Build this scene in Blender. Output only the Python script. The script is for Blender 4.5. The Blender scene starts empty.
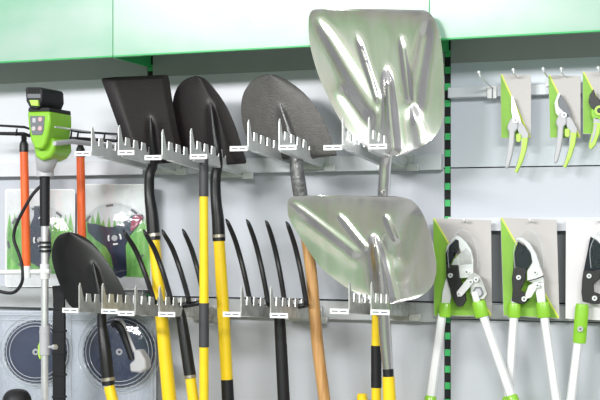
import bpy, bmesh, math, random
from mathutils import Vector, Matrix
random.seed(7)
C = bpy.context.scene.collection
# ------------------------------------------------------------------ camera, world, lamps, exposure
TH = math.radians(20.3); FPX = 1280.0; DIST = 2.69; CAMZ = 1.45; HZ = 228.0
FWD = Vector((-math.sin(TH), math.cos(TH), 0)); RGT = Vector((math.cos(TH), math.sin(TH), 0)); UP = Vector((0, 0, 1))
CAM = Vector((DIST*math.sin(TH), -DIST*math.cos(TH), CAMZ))
cd = bpy.data.cameras.new('camera'); cam = bpy.data.objects.new('camera', cd); C.objects.link(cam)
cd.sensor_width = 36; cd.lens = 36*FPX/600; cd.shift_y = (HZ-200)/600; cd.clip_start = 0.05
cam.location = CAM; cam.rotation_euler = (math.pi/2, 0, TH)
S = bpy.context.scene; S.camera = cam
S.view_settings.view_transform = 'Standard'; S.view_settings.look = 'None'
S.view_settings.gamma = 1; S.view_settings.use_curve_mapping = False
S.view_settings.exposure = 0.30
w = bpy.data.worlds.new('shop_air'); S.world = w; w.use_nodes = True
wn = w.node_tree.nodes; wl = w.node_tree.links; bg = wn['Background']
tc = wn.new('ShaderNodeTexCoord'); sx = wn.new('ShaderNodeSeparateXYZ'); wl.new(tc.outputs['Generated'], sx.inputs[0])
wr = wn.new('ShaderNodeValToRGB'); wl.new(sx.outputs['Z'], wr.inputs[0])
e = wr.color_ramp.elements; e[0].position = 0.0; e[0].color = (.42, .43, .45, 1); e[1].position = .75; e[1].color = (1, 1, 1.0, 1)
n_ = wr.color_ramp.elements.new(.25); n_.color = (.72, .74, .78, 1)
wl.new(wr.outputs[0], bg.inputs[0]); bg.inputs[1].default_value = 0.62
def area(name, loc, rot, sxx, syy, p, col=(1, 1, 1)):
    l = bpy.data.lights.new(name, 'AREA'); l.shape = 'RECTANGLE'; l.size = sxx; l.size_y = syy; l.energy = p; l.color = col
    o = bpy.data.objects.new(name, l); C.objects.link(o); o.location = loc; o.rotation_euler = rot; return o
area('unseen_lamp', (-1.7, -5.4, 3.2), (math.radians(73), 0, math.radians(-16)), 2.4, .5, 190)
area('unseen_lamp', (.5, -1.6, 3.2), (math.radians(-55), 0, 0), 2.4, .5, 70)  # added over the aisle to brighten what the aluminium blades reflect
area('unseen_lamp', (2.4, -5.6, 3.2), (math.radians(73), 0, math.radians(18)), 2.4, .5, 160)

# ------------------------------------------------------------------ helpers
def W(px, py, d):
    """world point seen at photo pixel (px,py) and standing d metres in front of the wall"""
    r = FWD + RGT*((px-300)/FPX) + UP*((HZ-py)/FPX)
    t = (-d-CAM.y)/r.y
    return CAM + r*t
def SC(px, py, d):
    p = W(px, py, d); return FPX/((p-CAM).dot(FWD))       # pixels per metre there
ORG = {}
def clean(mat): return mat
class MB:
    def __init__(s): s.bm = bmesh.new(); s.mats = []
    def mi(s, m):
        if m not in s.mats: s.mats.append(m)
        return s.mats.index(m)
    def face(s, vs, i):
        try:
            f = s.bm.faces.new(vs); f.material_index = i; f.smooth = True; return f
        except ValueError: return None
    def plate(s, pts, d, th, m, dz=0):
        """outline in photo pixels, standing d in front of the wall, th thick"""
        P = [W(x, y, d) for x, y in pts] if len(pts[0]) == 2 else [W(x, y, dd) for x, y, dd in pts]
        return s.prism(P, Vector((0, th, 0)), m)
    def prism(s, P, ext, m):
        i = s.mi(m)
        a = [s.bm.verts.new(p) for p in P]; b = [s.bm.verts.new(Vector(p)+ext) for p in P]
        s.face(a, i); s.face(b[::-1], i)
        n = len(P)
        for k in range(n): s.face([a[(k+1) % n], a[k], b[k], b[(k+1) % n]], i)
        return s
    def box(s, c, dim, m, R=None):
        i = s.mi(m); v = []
        for X in (-.5, .5):
            for Y in (-.5, .5):
                for Z in (-.5, .5):
                    q = Vector((X*dim[0], Y*dim[1], Z*dim[2]))
                    if R: q = R @ q
                    v.append(s.bm.verts.new(Vector(c)+q))
        for f in ((0,1,3,2),(4,6,7,5),(0,4,5,1),(2,3,7,6),(0,2,6,4),(1,5,7,3)): s.face([v[k] for k in f], i)
        return s
    def box2(s, a, b, m):
        a = Vector(a); b = Vector(b); return s.box((a+b)/2, [abs(x) for x in (b-a)], m)
    def tube(s, pts, rad, m, seg=14, flat=1.0, cap=True):
        i = s.mi(m); pts = [Vector(p) for p in pts]; n = len(pts)
        if not hasattr(rad, '__len__'): rad = [rad]*n
        rings = []; ref = None
        for k in range(n):
            t = (pts[min(k+1, n-1)]-pts[max(k-1, 0)])
            if t.length < 1e-9: t = Vector((0, 0, 1))
            t.normalize()
            if ref is None:
                ref = Vector((0, -1, 0)) if abs(t.y) < .9 else Vector((1, 0, 0))
            u = (ref - t*ref.dot(t)).normalized(); v = t.cross(u); ref = u
            rings.append([s.bm.verts.new(pts[k] + (u*math.cos(2*math.pi*j/seg)*flat + v*math.sin(2*math.pi*j/seg))*rad[k]) for j in range(seg)])
        for k in range(n-1):
            for j in range(seg):
                s.face([rings[k][j], rings[k][(j+1) % seg], rings[k+1][(j+1) % seg], rings[k+1][j]], i)
        if cap: s.face(rings[0][::-1], i); s.face(rings[-1], i)
        return s
    def ptube(s, P, m, seg=14, flat=1.0, sm=4):
        """P = (px, py, d, width in px) -> smooth tube"""
        Q = spline(P, sm) if sm > 1 and len(P) > 2 else P
        return s.tube([W(q[0], q[1], q[2]) for q in Q], [q[3]/2/SC(q[0], q[1], q[2]) for q in Q], m, seg, flat)
    def disc(s, c, r, th, m, seg=24, n=None):
        """short round stud facing the aisle; c is its front centre"""
        c = Vector(c); return s.prism([c+Vector((math.cos(2*math.pi*j/seg)*r, 0, math.sin(2*math.pi*j/seg)*r)) for j in range(seg)], Vector((0, th, 0)), m)
    def build(s, name, parent=None, org=None, bevel=0, ang=35, seg=2):
        bmesh.ops.recalc_face_normals(s.bm, faces=s.bm.faces)
        if parent is not None: o0 = ORG[parent.name]
        elif org is not None: o0 = Vector(org)
        else:
            c = [v.co for v in s.bm.verts]
            o0 = Vector(((min(v.x for v in c)+max(v.x for v in c))/2, (min(v.y for v in c)+max(v.y for v in c))/2, min(v.z for v in c)))
        for v in s.bm.verts: v.co -= o0
        me = bpy.data.meshes.new(name); s.bm.to_mesh(me); s.bm.free()
        for m in s.mats: me.materials.append(m)
        me.set_sharp_from_angle(angle=math.radians(ang))
        o = bpy.data.objects.new(name, me); C.objects.link(o); ORG[o.name] = o0
        if parent is not None: o.parent = parent
        else: o.location = o0
        if bevel:
            b = o.modifiers.new('bevel', 'BEVEL'); b.width = bevel; b.segments = seg; b.limit_method = 'ANGLE'; b.angle_limit = math.radians(40)
        return o
def spline(P, k=4):
    out = []; n = len(P)
    for i in range(n-1):
        a = P[max(i-1, 0)]; b = P[i]; c = P[i+1]; d = P[min(i+2, n-1)]
        for j in range(k):
            t = j/k
            out.append(tuple(.5*((2*b[q])+(-a[q]+c[q])*t+(2*a[q]-5*b[q]+4*c[q]-d[q])*t*t+(-a[q]+3*b[q]-3*c[q]+d[q])*t**3) for q in range(len(b))))
    out.append(tuple(P[-1])); return out
def thing(name, label, cat, loc, group=None):
    o = bpy.data.objects.new(name, None); C.objects.link(o); o.location = loc; ORG[o.name] = Vector(loc)
    o.empty_display_size = .02; tag(o, label, cat, group); return o
def tag(o, label, cat, group=None, kind=None):
    o['label'] = label; o['category'] = cat
    if group: o['group'] = group
    if kind: o['kind'] = kind
    return o
def struct(o): o['kind'] = 'structure'; return o
def extend(P, y2):
    """carry a straight handle on below the frame"""
    a, b = P[-2], P[-1]; n = max(1, round((y2-b[1])/(b[1]-a[1])))
    return P + [(b[0]+(b[0]-a[0])*k, b[1]+(b[1]-a[1])*k, b[2]+(b[2]-a[2])*k, b[3]) for k in range(1, n+1)]

# ------------------------------------------------------------------ materials
def mat(name, col, rough=.5, metal=0.0, noise=0, nscale=30, bump=0, bscale=200, spec=.5, emit=None, alpha=1, trans=0, coat=0, stretch=None, col2=None):
    m = bpy.data.materials.new(name); m.use_nodes = True; nt = m.node_tree; b = nt.nodes['Principled BSDF']
    b.inputs['Base Color'].default_value = (*col, 1); b.inputs['Roughness'].default_value = rough; b.inputs['Metallic'].default_value = metal
    b.inputs['Specular IOR Level'].default_value = spec; b.inputs['Coat Weight'].default_value = coat
    b.inputs['Transmission Weight'].default_value = trans; b.inputs['Alpha'].default_value = alpha
    t = nt.nodes.new('ShaderNodeTexCoord'); mp = nt.nodes.new('ShaderNodeMapping'); nt.links.new(t.outputs['Object'], mp.inputs[0])
    if stretch: mp.inputs['Scale'].default_value = stretch
    n = nt.nodes.new('ShaderNodeTexNoise'); n.inputs['Scale'].default_value = nscale; n.inputs['Detail'].default_value = 4
    nt.links.new(mp.outputs[0], n.inputs['Vector'])
    c2 = col2 if col2 else tuple(max(0, c*(1-max(noise, .04))) for c in col)
    r = nt.nodes.new('ShaderNodeValToRGB'); r.color_ramp.elements[0].position = .35; r.color_ramp.elements[1].position = .65
    r.color_ramp.elements[0].color = (*c2, 1); r.color_ramp.elements[1].color = (*col, 1)
    nt.links.new(n.outputs['Fac'], r.inputs[0]); nt.links.new(r.outputs[0], b.inputs['Base Color'])
    if bump:
        n2 = nt.nodes.new('ShaderNodeTexNoise'); n2.inputs['Scale'].default_value = bscale; nt.links.new(mp.outputs[0], n2.inputs['Vector'])
        bp = nt.nodes.new('ShaderNodeBump'); bp.inputs['Strength'].default_value = bump; bp.inputs['Distance'].default_value = .002
        nt.links.new(n2.outputs['Fac'], bp.inputs['Height']); nt.links.new(bp.outputs[0], b.inputs['Normal'])
    if emit:
        nt.links.new(r.outputs[0], b.inputs['Emission Color']); b.inputs['Emission Strength'].default_value = emit
    return m
M = {}
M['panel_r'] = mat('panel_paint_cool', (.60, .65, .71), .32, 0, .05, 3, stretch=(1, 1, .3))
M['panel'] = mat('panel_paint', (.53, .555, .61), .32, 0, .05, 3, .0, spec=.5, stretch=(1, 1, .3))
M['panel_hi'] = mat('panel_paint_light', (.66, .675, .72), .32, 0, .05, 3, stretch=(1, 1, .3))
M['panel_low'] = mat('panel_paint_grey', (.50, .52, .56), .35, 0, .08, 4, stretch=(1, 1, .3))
M['panel_dark'] = mat('panel_dark_grey', (.22, .235, .25), .4, 0, .1, 4)  # darker grey strip below the lopper rail
M['shade_band'] = mat('band_painted_shade', (.37, .39, .38), .45, 0, .1, 4)  # wall strip under the fascia, the fascia's shade put into its colour
M['rail'] = mat('rail_paint', (.66, .69, .72), .5, 0, .05, 6)
M['rail_dark'] = mat('rail_zinc', (.50, .52, .53), .35, .3, .15, 12)
M['gap'] = mat('gap_black', (.01, .012, .012), .8)
M['slotgreen'] = mat('slot_green', (.05, .50, .14), .5)
M['green_edge'] = mat('green_edge', (.02, .40, .10), .4)
M['floor'] = mat('floor_tile', (.5, .5, .5), .3, 0, .05, 3)
def backlit():
    m = mat('backlit_mint', (.15, .40, .245), .25, 0, nscale=2.2, emit=.10, stretch=(1.0, 1, 1.8), col2=(.34, .46, .395), coat=.3)
    r = [n for n in m.node_tree.nodes if n.type == 'VALTORGB'][0]
    r.color_ramp.elements[0].position = .40; r.color_ramp.elements[1].position = .62
    return m
M['mint'] = backlit()
M['black'] = mat('black_paint', (.007, .007, .008), .40, 0, .2, 40, .15, 300)
M['black_blade'] = mat('black_lacquered_steel', (.016, .012, .013), .42, .1, .25, 20, .2, 400)
M['grey_blade'] = mat('hammered_grey_steel', (.115, .11, .105), .45, .35, .15, 60, .5, 420)
M['hammer'] = mat('hammered_silver', (.33, .33, .33), .35, .7, .5, 150, .8, 350)
M['alu'] = mat('bright_aluminium', (.80, .785, .77), .19, 1, .15, 10, 1.0, 5, stretch=(3, 3, .6))
M['chrome'] = mat('polished_steel', (.86, .87, .88), .30, .65, .1, 30)
M['zinc'] = mat('white_zinc', (.70, .73, .72), .35, .25, .1, 40)
M['zinc2'] = mat('galvanised_steel', (.60, .61, .59), .33, .4, .3, 60)
M['yellow'] = mat('yellow_fibreglass', (.95, .66, .015), .35, 0, .06, 30, spec=.5, coat=.2)
M['rubber'] = mat('dark_rubber', (.012, .012, .014), .5, 0, .2, 60, spec=.35)
M['greygrip'] = mat('grey_rubber', (.05, .05, .056), .5)
M['ferrule'] = mat('steel_ferrule', (.55, .50, .42), .3, .9)
M['wood'] = mat('ash_wood', (.60, .34, .13), .45, 0, .3, 22, .2, 60, stretch=(8, 8, .5), col2=(.44, .22, .07))
M['orange'] = mat('orange_plastic', (.95, .17, .03), .4, 0, .25, 25, stretch=(6, 6, .6), col2=(.75, .10, .02))
M['lime'] = mat('lime_plastic', (.25, .55, .03), .35, 0, .08, 20, coat=.2)
M['lime2'] = mat('pale_lime_plastic', (.45, .70, .10), .4)
M['cardgreen'] = mat('card_green', (.23, .49, .04), .5, 0, .2, 12)
M['cardgrey'] = mat('card_warm_grey', (.50, .475, .46), .5, 0, .05, 10)
M['cardwhite'] = mat('card_white', (.68, .66, .67), .5, 0, .05, 10)
M['cardyellow'] = mat('card_yellow_line', (.72, .80, .08), .5)
M['white'] = mat('white_paint', (.72, .73, .73), .3, 0, .04, 20)
M['paper'] = mat('label_paper', (.86, .87, .86), .5)
M['ink'] = mat('print_ink', (.06, .06, .07), .6)
M['lgrey'] = mat('light_grey_plastic', (.47, .47, .49), .4)
M['mgrey'] = mat('mid_grey_plastic', (.14, .15, .17), .4)
M['navy'] = mat('navy_print', (.045, .06, .115), .4, 0, .2, 15)
M['navyblade'] = mat('navy_coated_blade', (.014, .017, .03), .25, .3, .2, 15)
M['red'] = mat('red_print', (.35, .03, .10), .5)
M['pink'] = mat('button_pink', (.62, .38, .40), .5)
def grass():
    m = mat('printed_grass', (.14, .46, .08), .5, 0, nscale=60, stretch=(1.5, 1.5, .35), col2=(.34, .66, .20)); return m
M['grass'] = grass()
M['packwhite'] = mat('printed_white', (.88, .89, .90), .35, 0, .12, 14)
M['packclear'] = mat('frosted_card', (.62, .66, .74), .3, 0, .2, 10)
def clear(name='clear_plastic', base=.04, edge=.45, bump=.8):
    m = bpy.data.materials.new(name); m.use_nodes = True; nt = m.node_tree; nt.nodes.clear()
    o = nt.nodes.new('ShaderNodeOutputMaterial'); mx = nt.nodes.new('ShaderNodeMixShader')
    tr_ = nt.nodes.new('ShaderNodeBsdfTransparent'); tr_.inputs[0].default_value = (.98, .985, .99, 1)
    gl = nt.nodes.new('ShaderNodeBsdfGlossy'); gl.inputs['Roughness'].default_value = .12
    n = nt.nodes.new('ShaderNodeTexNoise'); n.inputs['Scale'].default_value = 22; n.inputs['Detail'].default_value = 3
    tc_ = nt.nodes.new('ShaderNodeTexCoord'); nt.links.new(tc_.outputs['Object'], n.inputs['Vector'])
    bp = nt.nodes.new('ShaderNodeBump'); bp.inputs['Strength'].default_value = bump; bp.inputs['Distance'].default_value = .005
    nt.links.new(n.outputs['Fac'], bp.inputs['Height']); nt.links.new(bp.outputs[0], gl.inputs['Normal'])
    lw = nt.nodes.new('ShaderNodeLayerWeight'); lw.inputs[0].default_value = .35; nt.links.new(bp.outputs[0], lw.inputs['Normal'])
    mr = nt.nodes.new('ShaderNodeMapRange'); mr.inputs['To Min'].default_value = base; mr.inputs['To Max'].default_value = edge
    nt.links.new(lw.outputs['Facing'], mr.inputs['Value']); nt.links.new(mr.outputs[0], mx.inputs[0])
    nt.links.new(tr_.outputs[0], mx.inputs[1]); nt.links.new(gl.outputs[0], mx.inputs[2]); nt.links.new(mx.outputs[0], o.inputs[0])
    return m
M['clear'] = clear()
M['clear2'] = clear('clear_thin_plastic', .02, .25, .1); M['clearrim'] = mat('clear_plastic_rim', (.80, .84, .88), .15, 0, .1, 60, alpha=.45)

# ------------------------------------------------------------------ setting
XU1 = W(150, 70, 0).x; XU2 = W(447.5, 170, 0).x; BAY = XU2-XU1
XL = XU1-BAY*1.2; XR = XU2+BAY*1.2
def Z(x, y, d=0): return W(x, y, d).z
def wallbox(name, xa, xb, za, zb, y0, y1, m, bev=0):
    mb = MB(); mb.box2((xa, y0, za), (xb, y1, zb), m); return struct(mb.build(name, bevel=bev))
g = .0068
# backing wall, dark, seen only in the joints
wallbox('wall_back', XL, XR, 0, 2.6, .02, .10, M['gap'])
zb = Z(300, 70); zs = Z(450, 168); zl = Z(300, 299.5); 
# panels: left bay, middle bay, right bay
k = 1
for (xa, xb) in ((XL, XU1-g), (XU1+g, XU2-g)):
    for (za, zc_, m) in ((zb, 2.55, M['shade_band']), (zs+.0012, zb-.0004, M['panel_hi']), (zl+.002, zs-.0012, M['panel']), (.1, zl-.002, M['panel_low'])):
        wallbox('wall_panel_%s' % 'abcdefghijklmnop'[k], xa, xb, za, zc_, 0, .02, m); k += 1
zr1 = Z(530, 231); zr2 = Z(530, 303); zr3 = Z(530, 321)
for (za, zc_, m) in ((zb, 2.55, M['shade_band']), (zs+.0012, zb-.0004, M['panel_r']), (zr1+.001, zs-.0012, M['panel']), (zr2+.0015, zr1-.001, M['panel_dark']), (zr3+.001, zr2-.0015, M['panel_low']), (.1, zr3-.001, M['panel_low'])):
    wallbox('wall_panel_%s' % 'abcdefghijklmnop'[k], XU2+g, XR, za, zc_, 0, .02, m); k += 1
mb = MB(); mb.box2((XL, -4.2, -.05), (XR+1, .1, 0), M['floor']); struct(mb.build('floor'))
# the aisle across: unseen goods wall, added for the bright blades to mirror
def added_goods():
    m = mat('mirrored_goods', (.5, .5, .5), .6, stretch=(1, 1, .6)); nt = m.node_tree; b = nt.nodes['Principled BSDF']
    n = [q for q in nt.nodes if q.type == 'TEX_NOISE'][0]; n.inputs['Scale'].default_value = 1.7; n.inputs['Detail'].default_value = 1
    rr = [q for q in nt.nodes if q.type == 'VALTORGB'][0].color_ramp; rr.interpolation = 'LINEAR'
    for p, c in ((.38, (.10, .42, .06)), (.47, (.18, .50, .12)), (.49, (.80, .82, .80)), (.54, (.85, .85, .85)), (.56, (.70, .46, .10)), (.60, (.22, .20, .20))):
        q = rr.elements.new(p); q.color = (*c, 1)
    rr.elements[0].color = (.75, .76, .76, 1); rr.elements[-1].color = (.70, .71, .72, 1)
    return m
wallbox('wall_opposite_unseen', -3.5, 3.5, 0, 2.55, -4.4, -4.3, added_goods())
# slotted uprights
def upright(x, label):
    mb = MB(); mb.box2((x-.0066, .004, .1), (x+.0066, .019, 2.5), M['gap'])
    z = .12
    while z < 2.45:
        mb.box2((x-.0055, .0005, z), (x+.0055, .0039, z+.0135), M['slotgreen']); z += .0335
    return tag(mb.build('slotted_upright'), label, 'shelf upright', None)
upright(XU2, 'green and black slotted upright between the bright shovels and the loppers')
upright(XU1, 'dark slotted upright mostly hidden behind the square black shovel')
# rails
def rail(xa, xb, za, zc_, m, label, prot=.022):
    mb = MB(); mb.box2((xa, -prot, za), (xb, -.0005, zc_), m)
    mb.box2((xa, -prot-.002, za), (xb, -prot+.004, za+.002), m)
    return tag(mb.build('cross_rail', bevel=.0012), label, 'rail', 'cross rails fixed along the wall panels')
R1a, R1b = Z(300, 172, .022), Z(300, 157, .022)
rail(XU1+g, XU2-.008, R1a, R1b, M['rail'], 'pale grey rail carrying the upper row of shovels')
R2a, R2b = Z(300, 318.5, .022), Z(300, 300.5, .022)
rail(XU1+g, XU2-.008, R2a, R2b, M['rail_dark'], 'grey rail carrying the forks and the lower bright shovel')
rail(XL, XU1-g, R1a, R1b, M['panel_hi'], 'rail at left behind the green trimmer head')
rail(XL, XU1-g, Z(135, 310, .022), Z(135, 289, .022), M['rail_dark'], 'rail at lower left above the round line packs')
RAa, RAb = Z(450, 98, .022), Z(450, 87.5, .022)
rail(XU2+.006, XR, RAa, RAb, M['rail'], 'pale rail carrying the small secateurs')
rail(XU2+.006, XR, Z(530, 231, .022), Z(530, 217, .022), M['panel_hi'], 'pale rail carrying the long loppers')
rail(XU2+.006, XR, Z(530, 320, .012), Z(530, 305, .012), M['rail_dark'], 'grey rail behind the lower edge of the lopper cards', .012)

# fascia panels
FD = .18
zf = W(113, 57, FD).z; xs1 = W(113, 57, FD).x; xs2 = W(429.5, 41, FD).x
def fascia(xa, xb, label):
    root = thing('shop_sign_board', label, 'sign panel', ((xa+xb)/2, -FD, zf), 'mint fascia panels along the top')
    mb = MB(); mb.box2((xa+.0012, -FD, zf+.003), (xb-.0012, -FD+.008, zf+.42), M['mint']); mb.build('face', root)
    mb = MB(); mb.box2((xa+.0012, -FD-.0015, zf), (xb-.0012, -FD+.010, zf+.003), M['green_edge'])
    mb.box2((xa-.0006, -FD+.001, zf), (xa+.0012, -FD+.010, zf+.42), M['green_edge'])
    mb.build('edge_strip', root)
fascia(xs1-(xs2-xs1), xs1, 'mint backlit fascia panel above the battery trimmer, left of the first joint')
fascia(xs1, xs2, 'long mint backlit fascia panel above the row of shovels')
fascia(xs2, xs2+(xs2-xs1), 'mint backlit fascia panel above the secateurs at right')
for x, lb in ((XU1, 'green bracket under the fascia joint above the square black shovel'), (XU2, 'green bracket under the fascia joint beside the upper bright shovel')):
    mb = MB()
    P = [Vector((x-.003, -.001, zf)), Vector((x-.003, -FD+.011, zf)), Vector((x-.003, -FD+.011, zf+.02)), Vector((x-.003, -.001, zf+.14))]
    mb.prism(P, Vector((.006, 0, 0)), M['green_edge'])
    tag(mb.build('fascia_bracket'), lb, 'bracket', 'green brackets holding the fascia')

# ------------------------------------------------------------------ toothed tool holders
TILT = math.tan(math.radians(4.5))
def comb_profile(L, pitch, n, lift):
    """(distance from wall, height) outline with a tall front tooth"""
    f = L; base = 0.0; H0 = .021; pts = [(.0, 0), (f, 0)]
    pts += [(f, .052), (f-.004, .058), (f-.010, .045), (f-.020, H0)]
    a = f-.020-.008
    for q in range(n):
        pts += [(a, H0), (a-.002, H0+.0165), (a-.0175, H0+.0165), (a-.0215, H0)]
        a -= pitch
    pts += [(.0, H0)]
    return [(p, h+p*TILT) for p, h in pts]
def tool_holder(xl, xr, yb, label, up=True, L=.285):
    """xl, xr: photo columns of the two tall teeth; yb: their base row"""
    A = W(xl, yb, L); B = W(xr, yb, L); z0 = A.z - L*TILT
    root = thing('tool_holder', label, 'tool holder', ((A.x+B.x)/2, 0, z0), 'toothed metal tool holders')
    m = M['zinc'] if up else M['zinc2']
    for X in (A.x, B.x):
        mb = MB(); P = [Vector((X-.0011, -(p+.022), z0+h)) for p, h in comb_profile(L-.022, .0345, 6, 0)]
        mb.prism(P, Vector((.0022, 0, 0)), m)
        # folded lower flange
        s_ = 1 if X == A.x else -1
        mb.prism([Vector((X, -(L-.02), z0+(L-.04)*TILT)), Vector((X+s_*.010, -(L-.03), z0+(L-.05)*TILT)), Vector((X+s_*.010, -.024, z0+.0)), Vector((X, -.024, z0))], Vector((0, 0, -.0015)), m)
        mb.build('comb_arm', root)
    mb = MB(); mb.box2((A.x-.012, -.0265, z0-.006), (B.x+.012, -.0225, z0+.026), m)
    mb.box2((B.x+.002, -.034, z0-.010), (B.x+.026, -.0265, z0+.004), m)
    mb.build('back_plate', root, bevel=.001)
    for (X, s_) in ((A.x, -1), (B.x, 1)):
        zb_ = z0 + (L-.022)*TILT
        mb = MB(); x2 = X+s_*.036
        mb.box2((min(X, x2), -(L+.0035), zb_-.002), (max(X, x2), -(L+.0005), zb_+.0075), M['paper'])
        lab = mb.build('price_label', root)
        mb = MB(); x0 = min(X, x2)
        for (a, b) in ((.004, .016), (.020, .032)):
            mb.box2((x0+a, -(L+.0039), zb_+.0018), (x0+b, -(L+.0034), zb_+.0040), M['mgrey'])
        mb.build('print', lab)
    return root, A.x, B.x, z0
UPH = [tool_holder(91.5, 118.5, 154, 'toothed holder under the square black shovel blade'),
       tool_holder(162, 190.5, 158, 'toothed holder under the black pointed shovel in the upper row'),
       tool_holder(248, 279, 149, 'toothed holder under the grey hammered pointed shovel'),
       tool_holder(342.5, 368.5, 148, 'toothed holder under the upper bright aluminium shovel')]
LOH = [tool_holder(79, 102, 311, 'toothed holder carrying the low black pointed shovel', False),
       tool_holder(135, 159, 314, 'toothed holder carrying the left fork', False),
       tool_holder(241, 270.5, 315, 'toothed holder carrying the right fork', False),
       tool_holder(349, 371, 312, 'toothed holder carrying the lower bright aluminium shovel', False)]

# ------------------------------------------------------------------ shovel blades
def segdist(px, py, a, b):
    ax, ay = a; bx, by = b; dx, dy = bx-ax, by-ay
    t = max(0, min(1, ((px-ax)*dx+(py-ay)*dy)/(dx*dx+dy*dy)))
    return math.hypot(px-ax-dx*t, py-ay-dy*t), t
def blade(mb, rows, m, d0, fn, ny=46, nx=40, th=.0018):
    """rows: (y, left, right) down the photo; fn(u,t,px,py)->metres toward the aisle"""
    R = sorted(rows); i = mb.mi(m)
    def edge(y, q):
        for a, b in zip(R, R[1:]):
            if a[0] <= y <= b[0]:
                t = (y-a[0])/(b[0]-a[0]) if b[0] > a[0] else 0
                return a[q]+(b[q]-a[q])*t
        return R[-1][q]
    F, B = [], []
    for j in range(ny+1):
        t = j/ny; tt = .5-.5*math.cos(math.pi*t); tt = .5*tt+.5*t
        y = R[0][0]+(R[-1][0]-R[0][0])*tt
        l, r = edge(y, 1), edge(y, 2); fr, br = [], []
        for k_ in range(nx+1):
            u = k_/nx; px = l+(r-l)*u
            # rows may be skewed: 4th / 5th values shift y at each end
            yy = y
            d = d0+fn(u*2-1, t, px, yy); p = W(px, yy, d)
            fr.append(mb.bm.verts.new(p)); br.append(mb.bm.verts.new(p+Vector((0, th, 0))))
        F.append(fr); B.append(br)
    for j in range(ny):
        for k_ in range(nx):
            mb.face([F[j][k_], F[j][k_+1], F[j+1][k_+1], F[j+1][k_]], i)
            mb.face([B[j][k_+1], B[j][k_], B[j+1][k_], B[j+1][k_+1]], i)
    for j in range(ny):
        mb.face([F[j][0], F[j+1][0], B[j+1][0], B[j][0]], i); mb.face([F[j+1][nx], F[j][nx], B[j][nx], B[j+1][nx]], i)
    for k_ in range(nx):
        mb.face([F[0][k_+1], F[0][k_], B[0][k_], B[0][k_+1]], i); mb.face([F[ny][k_], F[ny][k_+1], B[ny][k_+1], B[ny][k_]], i)
def outline_rows(pts, n=60):
    """closed outline -> (y,left,right) rows"""
    P = spline(list(pts)+[pts[0]], 5); ys = [p[1] for p in P]; y0, y1 = min(ys), max(ys); rows = []
    for j in range(n+1):
        t = .5-.5*math.cos(math.pi*j/n)
        y = y0+(y1-y0)*(.002+.996*t); xs = []
        for a, b in zip(P, P[1:]):
            if (a[1]-y)*(b[1]-y) <= 0 and a[1] != b[1]: xs.append(a[0]+(b[0]-a[0])*(y-a[1])/(b[1]-a[1]))
        if xs: rows.append((y, min(xs), max(xs)))
    return rows
def ridge(px, py, a, b, w0, w1, amp, taper=.15):
    d, t = segdist(px, py, a, b); w = w0+(w1-w0)*t
    s0 = min(1, t/.25+.12); s0 = s0*s0*(3-2*s0)
    return amp*s0*math.exp(-(d/w)**2)

def shovel(root, pts, m, d0, fn, name='blade', ny=46, nx=40):
    mb = MB(); blade(mb, outline_rows(pts), m, d0, fn, ny, nx); return mb.build(name, root, ang=60)

def base_of(P): return W(P[0], P[1], P[2])
# --- square black shovel
t1 = thing('square_shovel', 'black square-mouth shovel with yellow handle, leftmost blade of the upper row', 'shovel', W(152, 170, .13), 'garden shovels hung blade up')
def f1(u, t, px, py):
    r = ridge(px, py, (150, 116), (154, 170), 2.6, 6.5, .012)
    lean = .045*(1-t)
    side = .016*max(0, (-u-.62)/.38)**1.2 + .008*max(0, (u-.8)/.2)
    return r+lean+side
shovel(t1, [(101.5, 80), (104, 77.6), (120, 76.8), (150, 75.6), (165.5, 74.8), (168.5, 78), (172, 100), (177, 128), (182, 150), (183, 158), (176, 162), (150, 164), (134, 160), (126, 148), (118, 126), (108, 98)], M['black_blade'], .115, f1)
mb = MB(); mb.ptube([(150.5, 118, .163, 2.5), (151.5, 135, .16, 5), (153, 152, .148, 8.5), (153, 165, .14, 9.5), (149.5, 176, .14, 10), (149.5, 195, .15, 10.5), (152, 215, .15, 12.5), (154, 240, .15, 13.5)], M['black']); mb.build('socket', t1)
mb = MB(); mb.ptube([(153.5, 233.6, .15, 14.3), (153.9, 236.6, .15, 14.3)], M['ferrule']); mb.build('ferrule', t1)
mb = MB(); mb.ptube(extend([(154, 238, .15, 11.5), (161, 310, .15, 13), (169.5, 400, .15, 14.5)], 690), M['yellow']); mb.build('handle', t1)
# --- black pointed shovel (upper)
t2 = thing('pointed_shovel', 'black pointed shovel with yellow handle and dark grip, second blade of the upper row', 'shovel', W(218, 170, .13), 'garden shovels hung blade up')
def f2(u, t, px, py):
    return ridge(px, py, (210, 100), (217, 170), 3, 7, .012) + .04*(1-t) - .012*u*u + .010*max(0, (u-.55)/.45)
shovel(t2, [(195.5, 75.6), (205, 79), (216, 91), (226, 106), (235, 126), (241, 145), (246, 163), (236, 162), (222, 166), (200, 163), (186, 155), (180, 142), (174.5, 122), (172.5, 105), (176, 90), (184, 80)], M['black_blade'], .112, f2)
mb = MB(); mb.ptube([(211, 104, .150, 2), (214, 130, .15, 5), (217, 150, .148, 8.5), (218, 165, .14, 9.5), (215.5, 178, .14, 10.5), (216, 200, .15, 11), (218, 220, .15, 12.5), (219, 241, .15, 13)], M['black']); mb.build('socket', t2)
mb = MB(); mb.ptube([(218.6, 234.5, .15, 13.8), (218.8, 237.5, .15, 13.8)], M['ferrule']); mb.build('ferrule', t2)
mb = MB(); mb.ptube([(219, 240, .15, 11.5), (223.2, 310, .15, 12.5), (227, 381, .15, 12.2)], M['yellow']); mb.build('handle', t2)
mb = MB(); mb.ptube(extend([(227, 379.5, .15, 12.4), (228, 400, .15, 12.6)], 690), M['rubber']); mb.build('grip', t2, label if False else None) if False else mb.build('grip', t2)
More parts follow.
